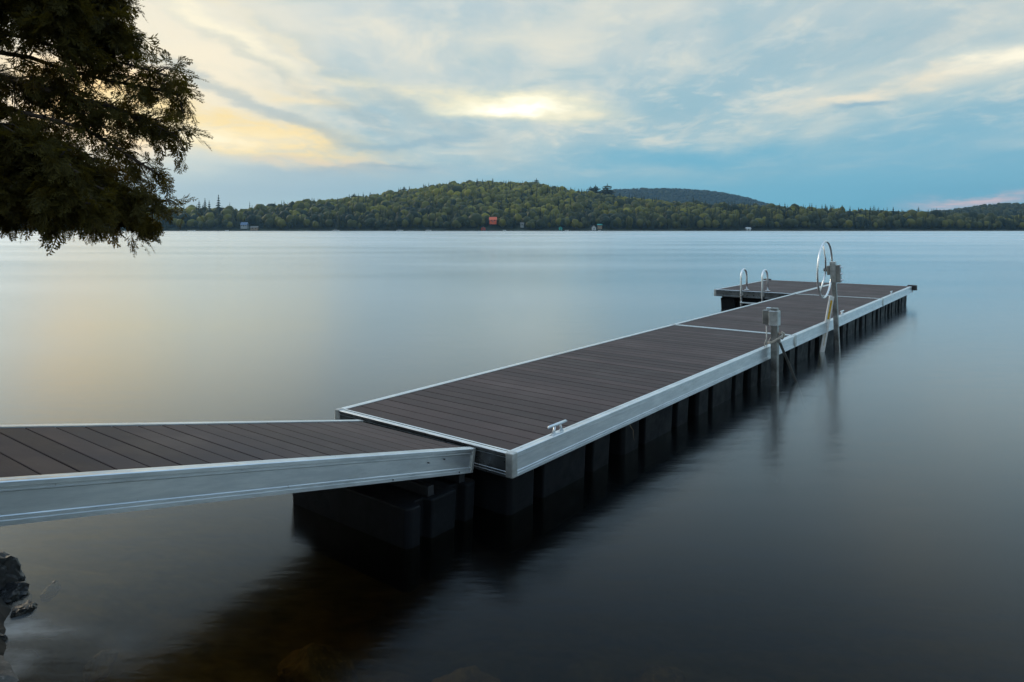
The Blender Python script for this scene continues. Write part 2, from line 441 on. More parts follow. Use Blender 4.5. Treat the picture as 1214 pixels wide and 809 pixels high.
# ------------------------------------------------------------------ swim ladder on the left arm
lp = O + U*(LA+LB) + V*(WD+1.02)
lad = thing('swim_ladder', 'shiny steel swim ladder with two hooped handrails on the far dock', 'ladder', (lp.x,lp.y,0), (0,0,th))
def dock_local_tube(pts, r, name, mat, parent, seg=10):
    m = MB(); m.tube(pts, r, seg); return m.build(name, mat, parent, 0, True)
for y in (-.27,.27):
    zt = DZ+.60
    pts = [(-.045,y,-.55),(-.045,y,DZ+.34)] + [(-.045+.21*(1-math.cos(q)), y, DZ+.34+.21*math.sin(q)) for q in [PI*k/12 for k in range(1,12)]] + [(.375,y,DZ+.34),(.375,y,DZ+.01)]
    h = dock_local_tube(pts, .025, 'handrail', STEEL, lad)
    m = MB(); m.box(.32,.43,y-.05,y+.05,DZ-.0035,DZ+.010); m.build('foot_plate', STEEL, h, .003)
    m = MB(); m.box(-.028,-.0125,y-.045,y+.045,DZ-.12,DZ-.03); m.build('mount_bracket', GALV, h, .003)
for z in (DZ-.30,DZ-.58,DZ-.86):
    m = MB(); m.box(-.085,-.015,-.29,.29,z-.016,z+.016); m.build('rung', ALU, lad, .006)

# ------------------------------------------------------------------ boat lift posts
def on_edge(t, out):
    p = O + U*t - V*out; return p
# the shorter post with a box clamp
p1 = on_edge(5.69,.085)
lp1 = thing('lift_post', 'short square steel boat lift post with a box clamp and a rope around it', 'post', (p1.x,p1.y,0), (0,0,th), 'posts of the boat lift beside the dock')
h1 = 1.05
m = MB(); s=.044
m.prism([(-s,-s),(s,-s),(s,s),(-s,s)], -1.3, h1, None); m.build('post', GALVD, lp1, .008)
m = MB()
m.box(-.075,.055,-.062,.062,h1-.24,h1-.035)
m.build('box_clamp', GALV, lp1, .010)
m = MB(); m.box(-.055,.04,.064,.15,h1-.225,h1-.035); m.build('side_block', GALVD, lp1, .008)
m = MB(); m.box(-.02,.035,.055,.11,h1-.034,h1+.0); m.build('latch', ALU, lp1, .006)
m = MB(); m.tube([(-.03,.10,h1-.22),(-.03,.10,DZ-.16)], .008, 8); m.build('guide_rod', GALV, lp1, 0, True)
m = MB(); m.tube([(.06,-.03,.62),(.30,-.12,.20),(.62,-.24,-.4)], .026, 4); m.build('brace', GALVD, lp1, .003)
m = MB(); m.box(-.02,.02,-.075,-.045,.58,.66); m.build('brace_lug', GALVD, lp1, .004)
rp = thing('rope', 'pale rope looped around the short steel post', 'rope', (p1.x,p1.y,0), (0,0,th))
m = MB(); pts=[]
for k in range(64):
    q = 2*PI*k/63*2.0
    rr = .082+.012*math.sin(3*q)
    pts.append((rr*math.cos(q)+.0, rr*math.sin(q)*1.05, .62+.03*k/63+.055*math.sin(q+2.4)))
m.tube(pts, .0085, 7); m.build('rope_loop', ROPE, rp, 0, True)
m = MB(); m.tube([(-.04,.10,.62),(-.05,.12,.56),(-.045,.115,.48),(-.03,.11,.42),(-.035,.12,.36)], .007, 7); m.build('rope_tail', ROPE, rp, 0, True)
m = MB(); m.tube([(.07,-.07,.72),(.09,-.09,.70),(.10,-.085,.66),(.085,-.07,.63),(.07,-.06,.66)], [.014,.018,.02,.018,.014], 8); m.build('knot', ROPE, rp, 0, True)

# the taller post with the winch wheel
p2 = on_edge(8.97,.14)
lp2 = thing('lift_post', 'tall steel boat lift post carrying a large thin winch wheel and a white brace', 'post', (p2.x,p2.y,0), (0,0,th), 'posts of the boat lift beside the dock')
h2 = 1.56
lean = Matrix.Rotation(R(-3.0),4,Vector((.789,.615,0)))
m = MB(); s=.038
m.prism([(-s,-s),(s,-s),(s,s),(-s,s)], -1.3, h2-.02, lean); m.build('post', GALVD, lp2, .008)
m = MB(); s=.047
T2 = lean
m.prism([(-s,-s),(s,-s),(s,s),(-s,s)], h2-.36, h2, T2); m.build('sleeve', GALV, lp2, .008)
m = MB(); m.box(-.045,.045,-.115,-.050,h2-.36,h2-.06, T2)
o = m.build('clamp_plate', GALVD, lp2, .006)
for (bx,bz) in ((-.028,h2-.1),(.028,h2-.1),(-.028,h2-.21),(.028,h2-.21),(-.028,h2-.32),(.028,h2-.32)):
    m = MB(); m.prism([(.014*math.cos(2*PI*k/6),.014*math.sin(2*PI*k/6)) for k in range(6)], 0, .03, T2@Matrix.Translation((bx,-.114,bz))@Matrix.Rotation(PI/2,4,'X')); m.build('bolt', STEEL, o)
m = MB(); m.box(-.05,.05,.049,.098,h2-.23,h2-.07, T2); m.build('winch_box', GALVD, lp2, .012)
# wheel: axis along the local y (towards the dock)
wc = T2 @ Vector((-.0,.135,h2-.14)); WR = .49
tiltM = Matrix.Translation(wc) @ Matrix.Rotation(R(0),4,'Z') @ Matrix.Rotation(R(2),4,'X')
m = MB(); m.tube([tiltM@Vector((WR*math.cos(2*PI*k/48),0,WR*math.sin(2*PI*k/48))) for k in range(48)], .0165, 10, closed=True)
wheel = m.build('wheel', STEEL, lp2, 0, True)
m = MB(); m.tube([tiltM@Vector((0,-.04,0)), tiltM@Vector((0,.02,0))], .03, 12); m.build('hub', GALVD, wheel, 0, False)
for k in range(3):
    a = R(112)+k*2*PI/3
    d = Vector((math.cos(a),0,math.sin(a)))
    m = MB(); m.tube([tiltM@Vector((d.x*.02,-.01,d.z*.02)), tiltM@Vector((d.x*.20,-.02,d.z*.20)), tiltM@Vector((d.x*WR,0,d.z*WR))], .0145, 8); m.build('spoke', STEEL, wheel, 0, True)
# white brace with a yellow sticker, standing on the near side of the post
bd0 = Vector((-.085,.075,.96)); bd1 = Vector((-.255,.295,-.6))
def bar(p, q, w, t, side):
    d = (q-p).normalized(); x = side - d*side.dot(d); x.normalize(); y = d.cross(x)
    m = MB(); vs=[]
    for c in (p,q):
        for (a,b) in ((-w,-t),(w,-t),(w,t),(-w,t)): vs.append(c+x*a+y*b)
    m.add(vs, [(0,1,2,3),(7,6,5,4),(0,4,5,1),(1,5,6,2),(2,6,7,3),(3,7,4,0)]); return m
side = Vector((.62,-.78,0))
br = bar(bd0, bd1, .042, .016, side).build('brace', WHITEP, lp2, .006); br['label'] = 'white diagonal brace with a yellow strip'
d = (bd1-bd0).normalized(); x = (side-d*side.dot(d)).normalized(); yv = d.cross(x)
yn = yv if yv.dot(Vector((-1,.3,0))) > 0 else -yv
bar(bd0+d*.07+yn*.018, bd0+d*.40+yn*.018, .017, .0015, side).build('sticker', YELLOW, br)
bar(bd0+d*.52+yn*.018, bd0+d*.86+yn*.018, .007, .0015, side).build('sticker', simple_mat('faded_sticker',(.62,.55,.44),.6), br)

# ------------------------------------------------------------------ water
def water_mat():
    m = bpy.data.materials.new('lake_water'); m.use_nodes = True
    nt = NT(m.node_tree); nt.n.clear()
    out = nt.node('ShaderNodeOutputMaterial')
    pos = nt.node('ShaderNodeNewGeometry').outputs['Position']
    gm = nt.node('ShaderNodeNewGeometry')
    dt = nt.node('ShaderNodeVectorMath', operation='DOT_PRODUCT'); nt.l.new(gm.outputs['Normal'], dt.inputs[0]); nt.l.new(gm.outputs['Incoming'], dt.inputs[1])
    cv = nt.math('ABSOLUTE', dt.outputs['Value'])
    fres = nt.math('MULTIPLY_ADD', nt.math('EXPONENT', nt.math('MULTIPLY', cv, nt.math('MULTIPLY_ADD', cv, -11.8, -1.2))), .98, .012)   # reflectance of a rippled surface averaged over time
    big = nt.noise(nt.mapping(pos, (.018,.07,1), (0,0,R(-6))), 1.0, 5, .6)
    rip = nt.noise(nt.mapping(pos, (1.1,3.4,1), (0,0,R(8))), 1.0, 5, .6)
    gl = nt.node('ShaderNodeBsdfAnisotropic'); gl.distribution = 'MULTI_GGX'
    gl.inputs['Color'].default_value = (.85,.93,1,1)
    sy = nt.node('ShaderNodeSeparateXYZ'); nt.put(sy.inputs[0], pos)
    wind = nt.ramp(sy.outputs[1], 20, 160, .205, .25)                 # calmer in the lee of the shore, ruffled further out
    nt.put(gl.inputs['Roughness'], nt.math('MULTIPLY', wind, nt.ramp(big, .3, .7, .82, 1.15)))
    bp = nt.node('ShaderNodeBump'); bp.inputs['Strength'].default_value = .13; bp.inputs['Distance'].default_value = .05
    nt.put(bp.inputs['Height'], rip)
    nt.put(gl.inputs['Normal'], bp.outputs[0])
    tr = nt.node('ShaderNodeBsdfTransparent'); tr.inputs['Color'].default_value = (.60,.56,.40,1)
    mx = nt.node('ShaderNodeMixShader')
    nt.put(mx.inputs[0], fres); nt.l.new(tr.outputs[0], mx.inputs[1]); nt.l.new(gl.outputs[0], mx.inputs[2])
    # churned foam left hanging round the shore stones
    df = nt.node('ShaderNodeBsdfDiffuse'); df.inputs['Color'].default_value = (.55,.60,.64,1)
    foam = None
    for (fx,fy,rx,ry,a) in ((-2.80,3.68,.30,.10,.38),(-2.55,3.62,.28,.06,.22),(-2.62,3.40,.20,.07,.28),(-2.44,3.28,.10,.16,.22),(-2.0,3.52,.12,.16,.05)):
        s3 = nt.node('ShaderNodeSeparateXYZ'); nt.put(s3.inputs[0], pos)
        q = nt.math('ADD', nt.math('POWER', nt.math('ABSOLUTE', nt.math('DIVIDE', nt.math('SUBTRACT', s3.outputs[0], fx), rx)), 2.0),
                    nt.math('POWER', nt.math('ABSOLUTE', nt.math('DIVIDE', nt.math('SUBTRACT', s3.outputs[1], fy), ry)), 2.0))
        g = nt.math('MULTIPLY', nt.math('EXPONENT', nt.math('MULTIPLY', q, -1.0)), a)
        foam = g if foam is None else nt.math('ADD', foam, g)
    foam = nt.math('MULTIPLY', nt.math('MULTIPLY', foam, 2.8), nt.ramp(nt.noise(nt.mapping(pos,(4,9,1)),1.0,4,.6), .25,.75,.3,1.1))
    m2 = nt.node('ShaderNodeMixShader'); nt.put(m2.inputs[0], foam)
    nt.l.new(mx.outputs[0], m2.inputs[1]); nt.l.new(df.outputs[0], m2.inputs[2])
    nt.l.new(m2.outputs[0], out.inputs[0])
    ab = nt.node('ShaderNodeVolumeAbsorption'); ab.inputs['Color'].default_value = (.58,.52,.27,1); ab.inputs['Density'].default_value = 1.3
    nt.l.new(ab.outputs[0], out.inputs['Volume'])
    return m
wm = MB(); wm.box(-2600,2600,-60,1900,-5.2,0)
tag(wm.build('water', water_mat()), kind='structure')

# ------------------------------------------------------------------ near bank and lake bed
SHX = [-60,-20,-12,-8,-5,-3.0,-2.62,-2.35,-1.7,-.6,1,4,10,30,80]
SHY = [30,15,10.5,7.8,5.3,4.0,3.62,3.1,2.45,1.9,1.7,1.3,.3,-3,-12]
def bank_h(x, y):
    d = np.interp(x, SHX, SHY) - y                      # >0 inland
    up = 1.25*(1-np.exp(-np.maximum(d,0)*.42)) + np.maximum(d-4,0)*.06
    dn = -5.0*(1-np.exp(-np.maximum(-d,0)*.055)) - .10*np.minimum(np.maximum(-d,0)/.4,1)
    return np.where(d > 0, up, dn)
def grid_mesh(name, xs, ys, hf):
    X, Y = np.meshgrid(xs, ys); Z = hf(X, Y)
    Vv = np.stack([X.ravel(),Y.ravel(),Z.ravel()],1); nx, ny = len(xs), len(ys)
    i = np.arange(nx*ny).reshape(ny,nx)
    F = np.stack([i[:-1,:-1].ravel(), i[:-1,1:].ravel(), i[1:,1:].ravel(), i[1:,:-1].ravel()],1)
    return np_mesh(name, Vv, F)
def fbm(X, Y, sc, seed=0.0, octv=4):
    out = np.zeros(X.shape)
    f = out.ravel()
    xs, ys = X.ravel(), Y.ravel()
    for i in range(len(f)): f[i] = mnoise.fractal(Vector((xs[i]*sc+seed, ys[i]*sc-seed, seed)), 1.0, 2.0, octv)
    return f.reshape(X.shape)
def near_h(X, Y):
    return bank_h(X,Y) + .05*fbm(X,Y,1.6,2.3) + .035*fbm(X,Y,4.5,7.1)
def bedmat():
    m, nt, b = new_mat('stony_bank')
    pos = nt.node('ShaderNodeNewGeometry').outputs['Position']
    n = nt.noise(pos, 2.2, 6, .65)
    vo = nt.node('ShaderNodeTexVoronoi'); nt.put(vo.inputs['Vector'], pos); vo.inputs['Scale'].default_value = 7.0
    c = nt.mix(nt.ramp(n,.3,.7), (.07,.055,.028,1), (.30,.22,.09,1))
    c = nt.mix(nt.math('MULTIPLY', nt.ramp(vo.outputs['Distance'],.0,.5,.8,0), .5), c, (.17,.15,.12,1))
    s3 = nt.node('ShaderNodeSeparateXYZ'); nt.put(s3.inputs[0], pos)
    c = nt.mix(nt.ramp(s3.outputs[2], -.16, -.02), c, (.030,.029,.026,1))            # wet dark stones at the waterline
    c = nt.mix(nt.ramp(s3.outputs[2], -.5, -1.6), c, (.05,.052,.045,1))            # silt on the deeper bed
    c = nt.mix(nt.math('MULTIPLY', nt.ramp(s3.outputs[2], .35, .8), nt.ramp(n,.35,.6)), c, (.045,.06,.02,1))   # moss and needles up the bank
    nt.put(b.inputs['Base Color'], c); b.inputs['Roughness'].default_value = .9
    bp = nt.node('ShaderNodeBump'); bp.inputs['Strength'].default_value = .6; bp.inputs['Distance'].default_value = .04
    nt.put(bp.inputs['Height'], vo.outputs['Distance']); nt.put(b.inputs['Normal'], bp.outputs[0])
    return m
BED = bedmat()
xs = np.concatenate([np.linspace(-40,-9,28), np.linspace(-8.8,5,116), np.linspace(5.4,40,34)])
ys = np.concatenate([np.linspace(-30,-2,20), np.linspace(-1.8,10,110), np.linspace(10.4,42,34)])
bm_ = grid_mesh('ground', xs, ys, near_h)
o = link('ground', bm_, BED, smooth=True); tag(o, kind='structure')
mb = MB(); mb.add([(-2600,-60,-5.3),(2600,-60,-5.3),(2600,1900,-5.3),(-2600,1900,-5.3)], [(0,1,2,3)])
tag(mb.build('lake_bed', simple_mat('dark_silt', (.030,.032,.028), .95, 0, .2, .05, coord='Object')), kind='structure')

# stones
def rockmat(name, c0, c1, wet=.55):
    m, nt, b = new_mat(name)
    tc = nt.node('ShaderNodeTexCoord').outputs['Object']
    n = nt.noise(tc, 5, 7, .68); f = nt.noise(tc, 38, 4, .6)
    c = nt.mix(nt.ramp(n,.35,.68), c0+(1,), c1+(1,))
    c = nt.mix(nt.ramp(f,.58,.72,0,.6), c, tuple(min(1,v*1.9) for v in c1)+(1,))
    nt.put(b.inputs['Base Color'], c); nt.put(b.inputs['Roughness'], nt.ramp(n,.3,.7,wet-.15,wet+.2))
    bp = nt.node('ShaderNodeBump'); bp.inputs['Strength'].default_value = .7; bp.inputs['Distance'].default_value = .02
    nt.put(bp.inputs['Height'], nt.math('ADD', n, nt.math('MULTIPLY', f, .4))); nt.put(b.inputs['Normal'], bp.outputs[0])
    return m
ROCKD = rockmat('dark_wet_rock', (.006,.006,.006), (.026,.027,.029), .30)
ROCKG = rockmat('grey_rock', (.10,.10,.095), (.26,.25,.24), .7)
ROCKB = rockmat('brown_lakebed_rock', (.09,.055,.025), (.30,.19,.09), .6)
def stone(label, loc, size, mat, seed, cuts=9, group='stones along the near shore'):
    rnd = random.Random(seed)
    b = bmesh.new(); bmesh.ops.create_icosphere(b, subdivisions=4, radius=1)
    planes = [(Vector((rnd.gauss(0,1),rnd.gauss(0,1),rnd.gauss(0,1))).normalized(), rnd.uniform(.55,.85)) for _ in range(cuts)]
    for v in b.verts:
        p = v.co.copy()
        for (n, dd) in planes:
            k = p.dot(n)-dd
            if k > 0: p -= n*k*.92
        p *= 1+.16*mnoise.fractal(p*1.8+Vector((seed,0,0)),1,2,5)+.07*mnoise.noise(p*7)+.04*mnoise.noise(p*15)
        v.co = Vector((p.x*size[0],p.y*size[1],p.z*size[2]))
    me = bpy.data.meshes.new('rock'); b.to_mesh(me); b.free()
    o = link('rock', me, mat); o.location = loc; o.rotation_euler = (rnd.uniform(-.3,.3),rnd.uniform(-.3,.3),rnd.uniform(0,6))
    return tag(o, label, 'rock', group)
stone('dark jagged wet rock, tallest of those at the left waterline', (-3.06,4.08,.02), (.15,.13,.17), ROCKD, 3)
stone('low dark wedge of rock pointing right at the left waterline', (-2.90,3.98,-.03), (.13,.11,.09), ROCKD, 5)
stone('dark wet rock at the frame edge just above the foam', (-2.89,3.78,-.02), (.10,.09,.10), ROCKD, 8)
stone('small dark stone barely breaking the water right of the jagged rocks', (-2.76,4.12,-.045), (.08,.05,.05), ROCKD, 12)
stone('pale grey rock in the bottom left corner', (-2.55,3.20,.0), (.28,.17,.12), ROCKG, 15)
stone('brown flat-topped rock under water near the bottom edge', (-1.95,3.22,-.30), (.24,.20,.20), ROCKB, 21, 12)
stone('brownish stone under water beside the flat-topped rock', (-1.45,3.3,-.42), (.34,.22,.17), ROCKB, 22)
stone('slim dark stone under water below the foam', (-2.08,3.50,-.09), (.10,.05,.09), ROCKB, 26)
stone('little wet stone wedged between the jagged rocks and the foam', (-2.72,3.83,-.02), (.08,.06,.07), ROCKD, 31)
stone('rounded wet pebble at the waterline left of the foam', (-2.66,3.55,-.03), (.07,.06,.06), ROCKD, 33)
for k,(x,y,sz) in enumerate(((-3.6,4.35,.3),(-3.3,3.7,.34),(-2.95,3.25,.3),(-4.1,4.9,.36),(-2.6,2.75,.26),(-2.1,2.45,.3))):
    stone('dark bank stone hidden beside the left frame edge', (x,y,.1), (sz,sz*.8,sz*.6), ROCKD, 40+k)
for k,(x,y,sz,dz) in enumerate(((-.9,3.6,.22,-.55),(-.3,3.9,.3,-.62),(.4,3.6,.2,-.55),(-1.2,4.2,.3,-.6),(-.6,3.2,.16,-.42),(.9,4.3,.26,-.75),(1.6,3.8,.3,-.75))):
    stone('dim brown stone lying on the lake bed under the shallow water', (x,y,dz), (sz,sz*.75,sz*.5), ROCKB, 60+k, group='stones on the lake bed')

# ------------------------------------------------------------------ the near cedar
def leafmat(name, c0, c1, trans=.35, attr=None):
    m = bpy.data.materials.new(name); m.use_nodes = True
    nt = NT(m.node_tree); nt.n.clear()
    out = nt.node('ShaderNodeOutputMaterial')
    if attr:
        a = nt.node('ShaderNodeAttribute'); a.attribute_name = attr; f = a.outputs['Fac']
        c = nt.mix(f, c0+(1,), c1+(1,))
    else:
        pos = nt.node('ShaderNodeTexCoord').outputs['Object']
        g = nt.node('ShaderNodeNewGeometry')
        f = nt.math('ADD', nt.math('MULTIPLY', g.outputs['Random Per Island'], .6), nt.math('MULTIPLY', nt.noise(pos, 2.0, 3), .5))
        c = nt.mix(f, c0+(1,), c1+(1,))
    p = nt.node('ShaderNodeBsdfPrincipled'); nt.put(p.inputs['Base Color'], c); p.inputs['Roughness'].default_value = .6; p.inputs['Specular IOR Level'].default_value = .25
    t = nt.node('ShaderNodeBsdfTranslucent'); nt.put(t.inputs['Color'], nt.mix(1.0, c, (1.5,1.25,.6,1), 'MULTIPLY'))
    mx = nt.node('ShaderNodeMixShader'); mx.inputs[0].default_value = trans
    nt.l.new(p.outputs[0], mx.inputs[1]); nt.l.new(t.outputs[0], mx.inputs[2]); nt.l.new(mx.outputs[0], out.inputs[0])
    return m
CEDAR = leafmat('cedar_foliage', (.034,.033,.010), (.130,.105,.020), .50)
BARK = simple_mat('cedar_bark', (.07,.05,.038), .9, 0, .4, 8, .6, 30, stretch=(1,1,.2))

def frond_template(n=9, L=.26, seed=0):
    """flat cedar spray: an axis with alternate forked side shoots, each a thin blade; returns (quads,4,3), growing along +x, flat in xy"""
    r = np.random.default_rng(seed); Q = []
    def blade(p, q, w):
        d = q-p; l = np.linalg.norm(d); d = d/l; s = np.array([-d[1],d[0],0])*w
        mid = p+(q-p)*.55
        Q.append([p-s*.45, mid-s, q, mid+s])
    ax = np.array([0,0,0.0]); 
    for i in range(n):
        t = (i+1)/n; p = np.array([L*t*.92, .012*math.sin(3*t), -.06*t*t])
        prev = np.array([L*(i/n)*.92, .012*math.sin(3*i/n), -.06*(i/n)**2])
        blade(prev, p+(p-prev)*.4, .006)
        for sgn in (-1,1):
            l = L*(.42*(1-t)+.13)*r.uniform(.75,1.25); a = sgn*r.uniform(.55,.95)
            d = np.array([math.cos(a),math.sin(a),r.uniform(-.35,.05)])
            q = p+d*l; blade(p, q, .0075)
            for f in (.4,.7):
                b = p+d*l*f; a2 = a+ r.choice([-1,1])*r.uniform(.5,.8)
                blade(b, b+np.array([math.cos(a2),math.sin(a2),r.uniform(-.4,.1)])*l*.5, .0065)
    return np.array(Q)
TEMPL = [frond_template(8,.24,s) for s in range(5)]

def place_fronds(P, D, scale, roll):
    """P (n,3) roots, D (n,3) growth directions"""
    VV = []
    ids = rng.integers(0, len(TEMPL), len(P))
    up = np.array([0,0,1.0])
    D = D/np.linalg.norm(D,axis=1,keepdims=True)
    Sx = np.cross(up[None,:], D); nn = np.linalg.norm(Sx,axis=1,keepdims=True); Sx = np.where(nn>1e-4, Sx/np.maximum(nn,1e-4), np.array([[1.0,0,0]]))
    Nz = np.cross(D, Sx)
    cr, sr = np.cos(roll)[:,None], np.sin(roll)[:,None]
    Sx, Nz = Sx*cr+Nz*sr, Nz*cr-Sx*sr
    for k in range(len(TEMPL)):
        s = ids == k
        if not s.any(): continue
        T = TEMPL[k].reshape(-1,3)
        w = P[s][:,None,:] + scale[s][:,None,None]*(T[None,:,0:1]*D[s][:,None,:] + T[None,:,1:2]*Sx[s][:,None,:] + T[None,:,2:3]*Nz[s][:,None,:])
        VV.append(w.reshape(-1,3))
    return np.concatenate(VV)

def cedar(label, base, H, limbs, name='cedar_tree'):
    """limbs: list of (height on trunk, end point, thickness, foliage from fraction, count)"""
    t = thing(name, label, 'tree', base)
    tr = MB()
    pts = [(0,0,-.3),(.05,.02,.4),(.12,.0,1.5),(.10,-.08,3),(.02,-.05,5),(.0,.05,H)]
    tr.tube(pts, [.24,.19,.16,.13,.09,.02], 14)
    P = []; D = []; SC = []
    def trunk_at(z):
        for a,b in zip(pts,pts[1:]):
            if a[2] <= z <= b[2]:
                f=(z-a[2])/(b[2]-a[2]); return Vector(a).lerp(Vector(b),f)
        return Vector(pts[-1])
    rnd = random.Random(5)
    def foliate(p, d, n, spread, sc):
        for _ in range(n):
            q = Vector((rnd.gauss(0,1),rnd.gauss(0,1),rnd.gauss(0,1)))*spread
            dd = (d.normalized()*.7 + Vector((rnd.gauss(0,.55),rnd.gauss(0,.55),rnd.gauss(-.35,.45))))
            P.append(p+q); D.append(dd); SC.append(sc*rnd.uniform(.6,1.25))
    for (z0, end, thick, f0, cnt, dens) in limbs:
        a = trunk_at(z0); e = Vector(end)
        mid = a.lerp(e,.5)+Vector((0,0,.10*(e-a).length))
        path = []
        for k in range(13):
            f = k/12; p = a*(1-f)**2+mid*2*f*(1-f)+e*f*f
            wob = Vector((mnoise.noise(p*1.7),mnoise.noise(p*1.7+Vector((9,0,0))),mnoise.noise(p*1.7+Vector((0,9,0)))))*.12*f
            path.append(p+wob)
        tr.tube(path, [thick*(1-.85*k/12)+.004 for k in range(13)], 7)
        for j in range(cnt):
            f = f0+(1-f0)*(j+rnd.random())/cnt
            i = min(11,int(f*12)); p = path[i].lerp(path[i+1], f*12-i); tan = (path[i+1]-path[i]).normalized()
            out = Vector((rnd.gauss(0,.55),rnd.gauss(0,.75),rnd.gauss(.0,.42)))
            l = rnd.uniform(.14,.44)*(1-.55*f)*min(1.2,(e-a).length/3.0)
            d = (tan*.7+out).normalized()
            q1 = p+d*l*.5+Vector((0,0,.02)); q2 = p+d*l+Vector((0,0,-.18*l))
            tr.tube([p,q1,q2],[thick*.22+.003,.005,.0025],4)
            nsub = max(2,int(dens*(3+l*7)))
            for _ in range(nsub):
                g = rnd.random()
                pp = p.lerp(q1,g*2) if g<.5 else q1.lerp(q2,g*2-1)
                foliate(pp, d, 2, .04, .72)
            foliate(q2, d, int(3*dens)+1, .03, .75)
    tr.build('trunk', BARK, t, 0, True)
    P = np.array([tuple(p) for p in P]); D = np.array([tuple(d) for d in D]); SC = np.array(SC)
    Vv = place_fronds(P, D, SC, rng.normal(0,.7,len(P)))
    F = np.arange(len(Vv)).reshape(-1,4)
    o = link('crown', np_mesh('crown', Vv, F), CEDAR, t)
    return t, len(F)
TB = Vector((-6.6,5.6,.55))
def rel(px, py, Y):   # rough world target for a limb tip, relative to the trunk base
    return tuple(Vector(((px-607)/FPX*Y, Y, CAMZ+(271.7-py)/FPX*Y)) - TB)
limbs = []
# (height on trunk, tip, thickness, leaf start, twigs, density)
for (z0,px,py,Y,th_,f0,cnt,dn) in (
    (2.2, 168,268,6.2,.040,.30,60,.9),
    (2.3, 105,246,5.4,.040,.30,66,1.0),
    (2.5,  45,258,6.6,.040,.30,76,1.1),
    (2.6, 186,236,6.0,.040,.40,56,.8),
    (2.7, 130,232,5.7,.040,.30,70,1.1),
    (2.9, 150,205,6.6,.034,.40,44,.7),
    (3.0, 192,196,6.0,.034,.45,40,.5),
    (3.0,  95,205,5.4,.040,.25,70,1.1),
    (3.1, 212,160,6.1,.038,.55,44,.55),
    (3.15,208,118,6.2,.034,.62,34,.45),
    (3.2, 200, 92,6.0,.028,.72,18,.4),
    (3.2, 180,150,6.4,.028,.60,24,.4),
    (3.4,  50,178,5.6,.030,.25,30,.6),
    (3.9, 150, 56,6.2,.036,.45,50,.9),
    (4.0, 142, 34,6.0,.036,.35,76,1.3),
    (4.0,  85, 44,5.6,.036,.30,64,1.1),
    (3.7,  30,105,6.3,.026,.30,24,.5),
    (4.3, 140,  0,6.2,.036,.35,80,1.3),
    (4.5,  90,  0,5.6,.036,.30,80,1.3),
    (4.6, 120,-45,6.0,.035,.30,80,1.2),
    (4.9,  50,-65,6.4,.035,.25,80,1.1),
    (2.4,   5,235,6.2,.035,.20,80,1.2),
    (2.9,   0,190,5.5,.035,.20,80,1.1),
    (3.6, -20,140,6.6,.035,.20,44,.6),
    (4.1, -10, 45,6.0,.035,.20,90,1.3),
    (5.4,  40,-150,6.0,.03,.25,60,1.0),
    (5.0, 150, -85,6.0,.03,.30,70,1.2),
    (5.5, 140,-170,6.2,.03,.30,70,1.2),
    (6.0, 110,-260,6.0,.03,.30,70,1.1),
    (6.6,  70,-350,6.0,.03,.30,60,1.1),
    (7.1,   0,-440,6.0,.025,.30,50,1.0),
    (5.8,  20,-230,5.6,.03,.25,60,1.0),
    (6.2, -80,-240,6.2,.03,.25,50,1.0)):
    limbs.append((z0, rel(px,py,Y), th_, f0, cnt, dn))
for k in range(14):      # the side of the tree that faces the land
    a = R(110+k*17); z = 2.0+k*.36; l = 2.6-.11*k
    limbs.append((z, (math.cos(a)*l, math.sin(a)*l, z+random.uniform(-.5,.1)), .04, .3, 26, .8))
tree, nf = cedar('dark cedar overhanging the water from the left edge', TB, 8.2, limbs)
print('cedar quads', nf)
for (lab, x, y, r, sc) in (('second, unseen cedar added on the left bank, standing behind the overhanging one',-10.2,4.2,170,1.05),  # cedars out of view, added to darken what the rails and deck reflect
                           ('unseen cedar added on the bank just past the shore end of the gangway',-9.0,.4,200,1.0),
                           ('unseen cedar added at the bend of the bank behind the gangway',-8.2,-4.6,235,1.1),
                           ('unseen cedar added on the bank straight behind the viewpoint',-2.0,-8.2,260,1.1),
                           ('unseen cedar added on the bank behind the viewpoint, to the right',4.2,-8.8,285,1.0)):
    c0 = tree.copy(); C.objects.link(c0); c0['label'] = lab
    c0.location = (x, y, float(bank_h(np.array(x),np.array(y)))-.15); c0.rotation_euler = (0,0,R(r)); c0.scale = (sc,)*3
    for ch in tree.children:
        k2 = ch.copy(); C.objects.link(k2); k2.parent = c0

# ------------------------------------------------------------------ far shore: hills, woods
def px2x(px, Y): return (px-607)/FPX*Y
SKX = [-260,-60, 120,190,240,300,350,400,450,480,520,560,600,640,680,720,760,800,850,900,940,980,1050,1120,1214,1320,1500]
SKY_ = [232,238, 243,245,246,247,241,237,231,227,220,217,218,220,227,232,237,240,242,244,245,248, 250, 253, 256, 256, 252]
CRX = [-260,240,350,450,600,720,850,950,1050,1500]
CRY = [880,860,910,1020,1200,1100,960,900,880,880]
Y0 = 800.0
def crest(px): return np.interp(px, CRX, CRY)
def far_h(X, Y):
    px = 607 + X/Y*FPX
    Yc = crest(px)
    hc = CAMZ + (271.7-np.interp(px, SKX, SKY_))/FPX*Yc - 14.0
    f = np.clip((Y-Y0)/(Yc-Y0), 0, 1.6)
    s = np.where(f < 1, np.sin(np.clip(f,0,1)*PI/2)**1.15, 1-.25*(f-1))
    return -1.0 + 2.2*np.clip((Y-Y0+6)/8,0,1) + np.maximum(hc,4)*s
FORESTG = simple_mat('forest_floor', (.025,.032,.014), .95, 0, .3, .03)
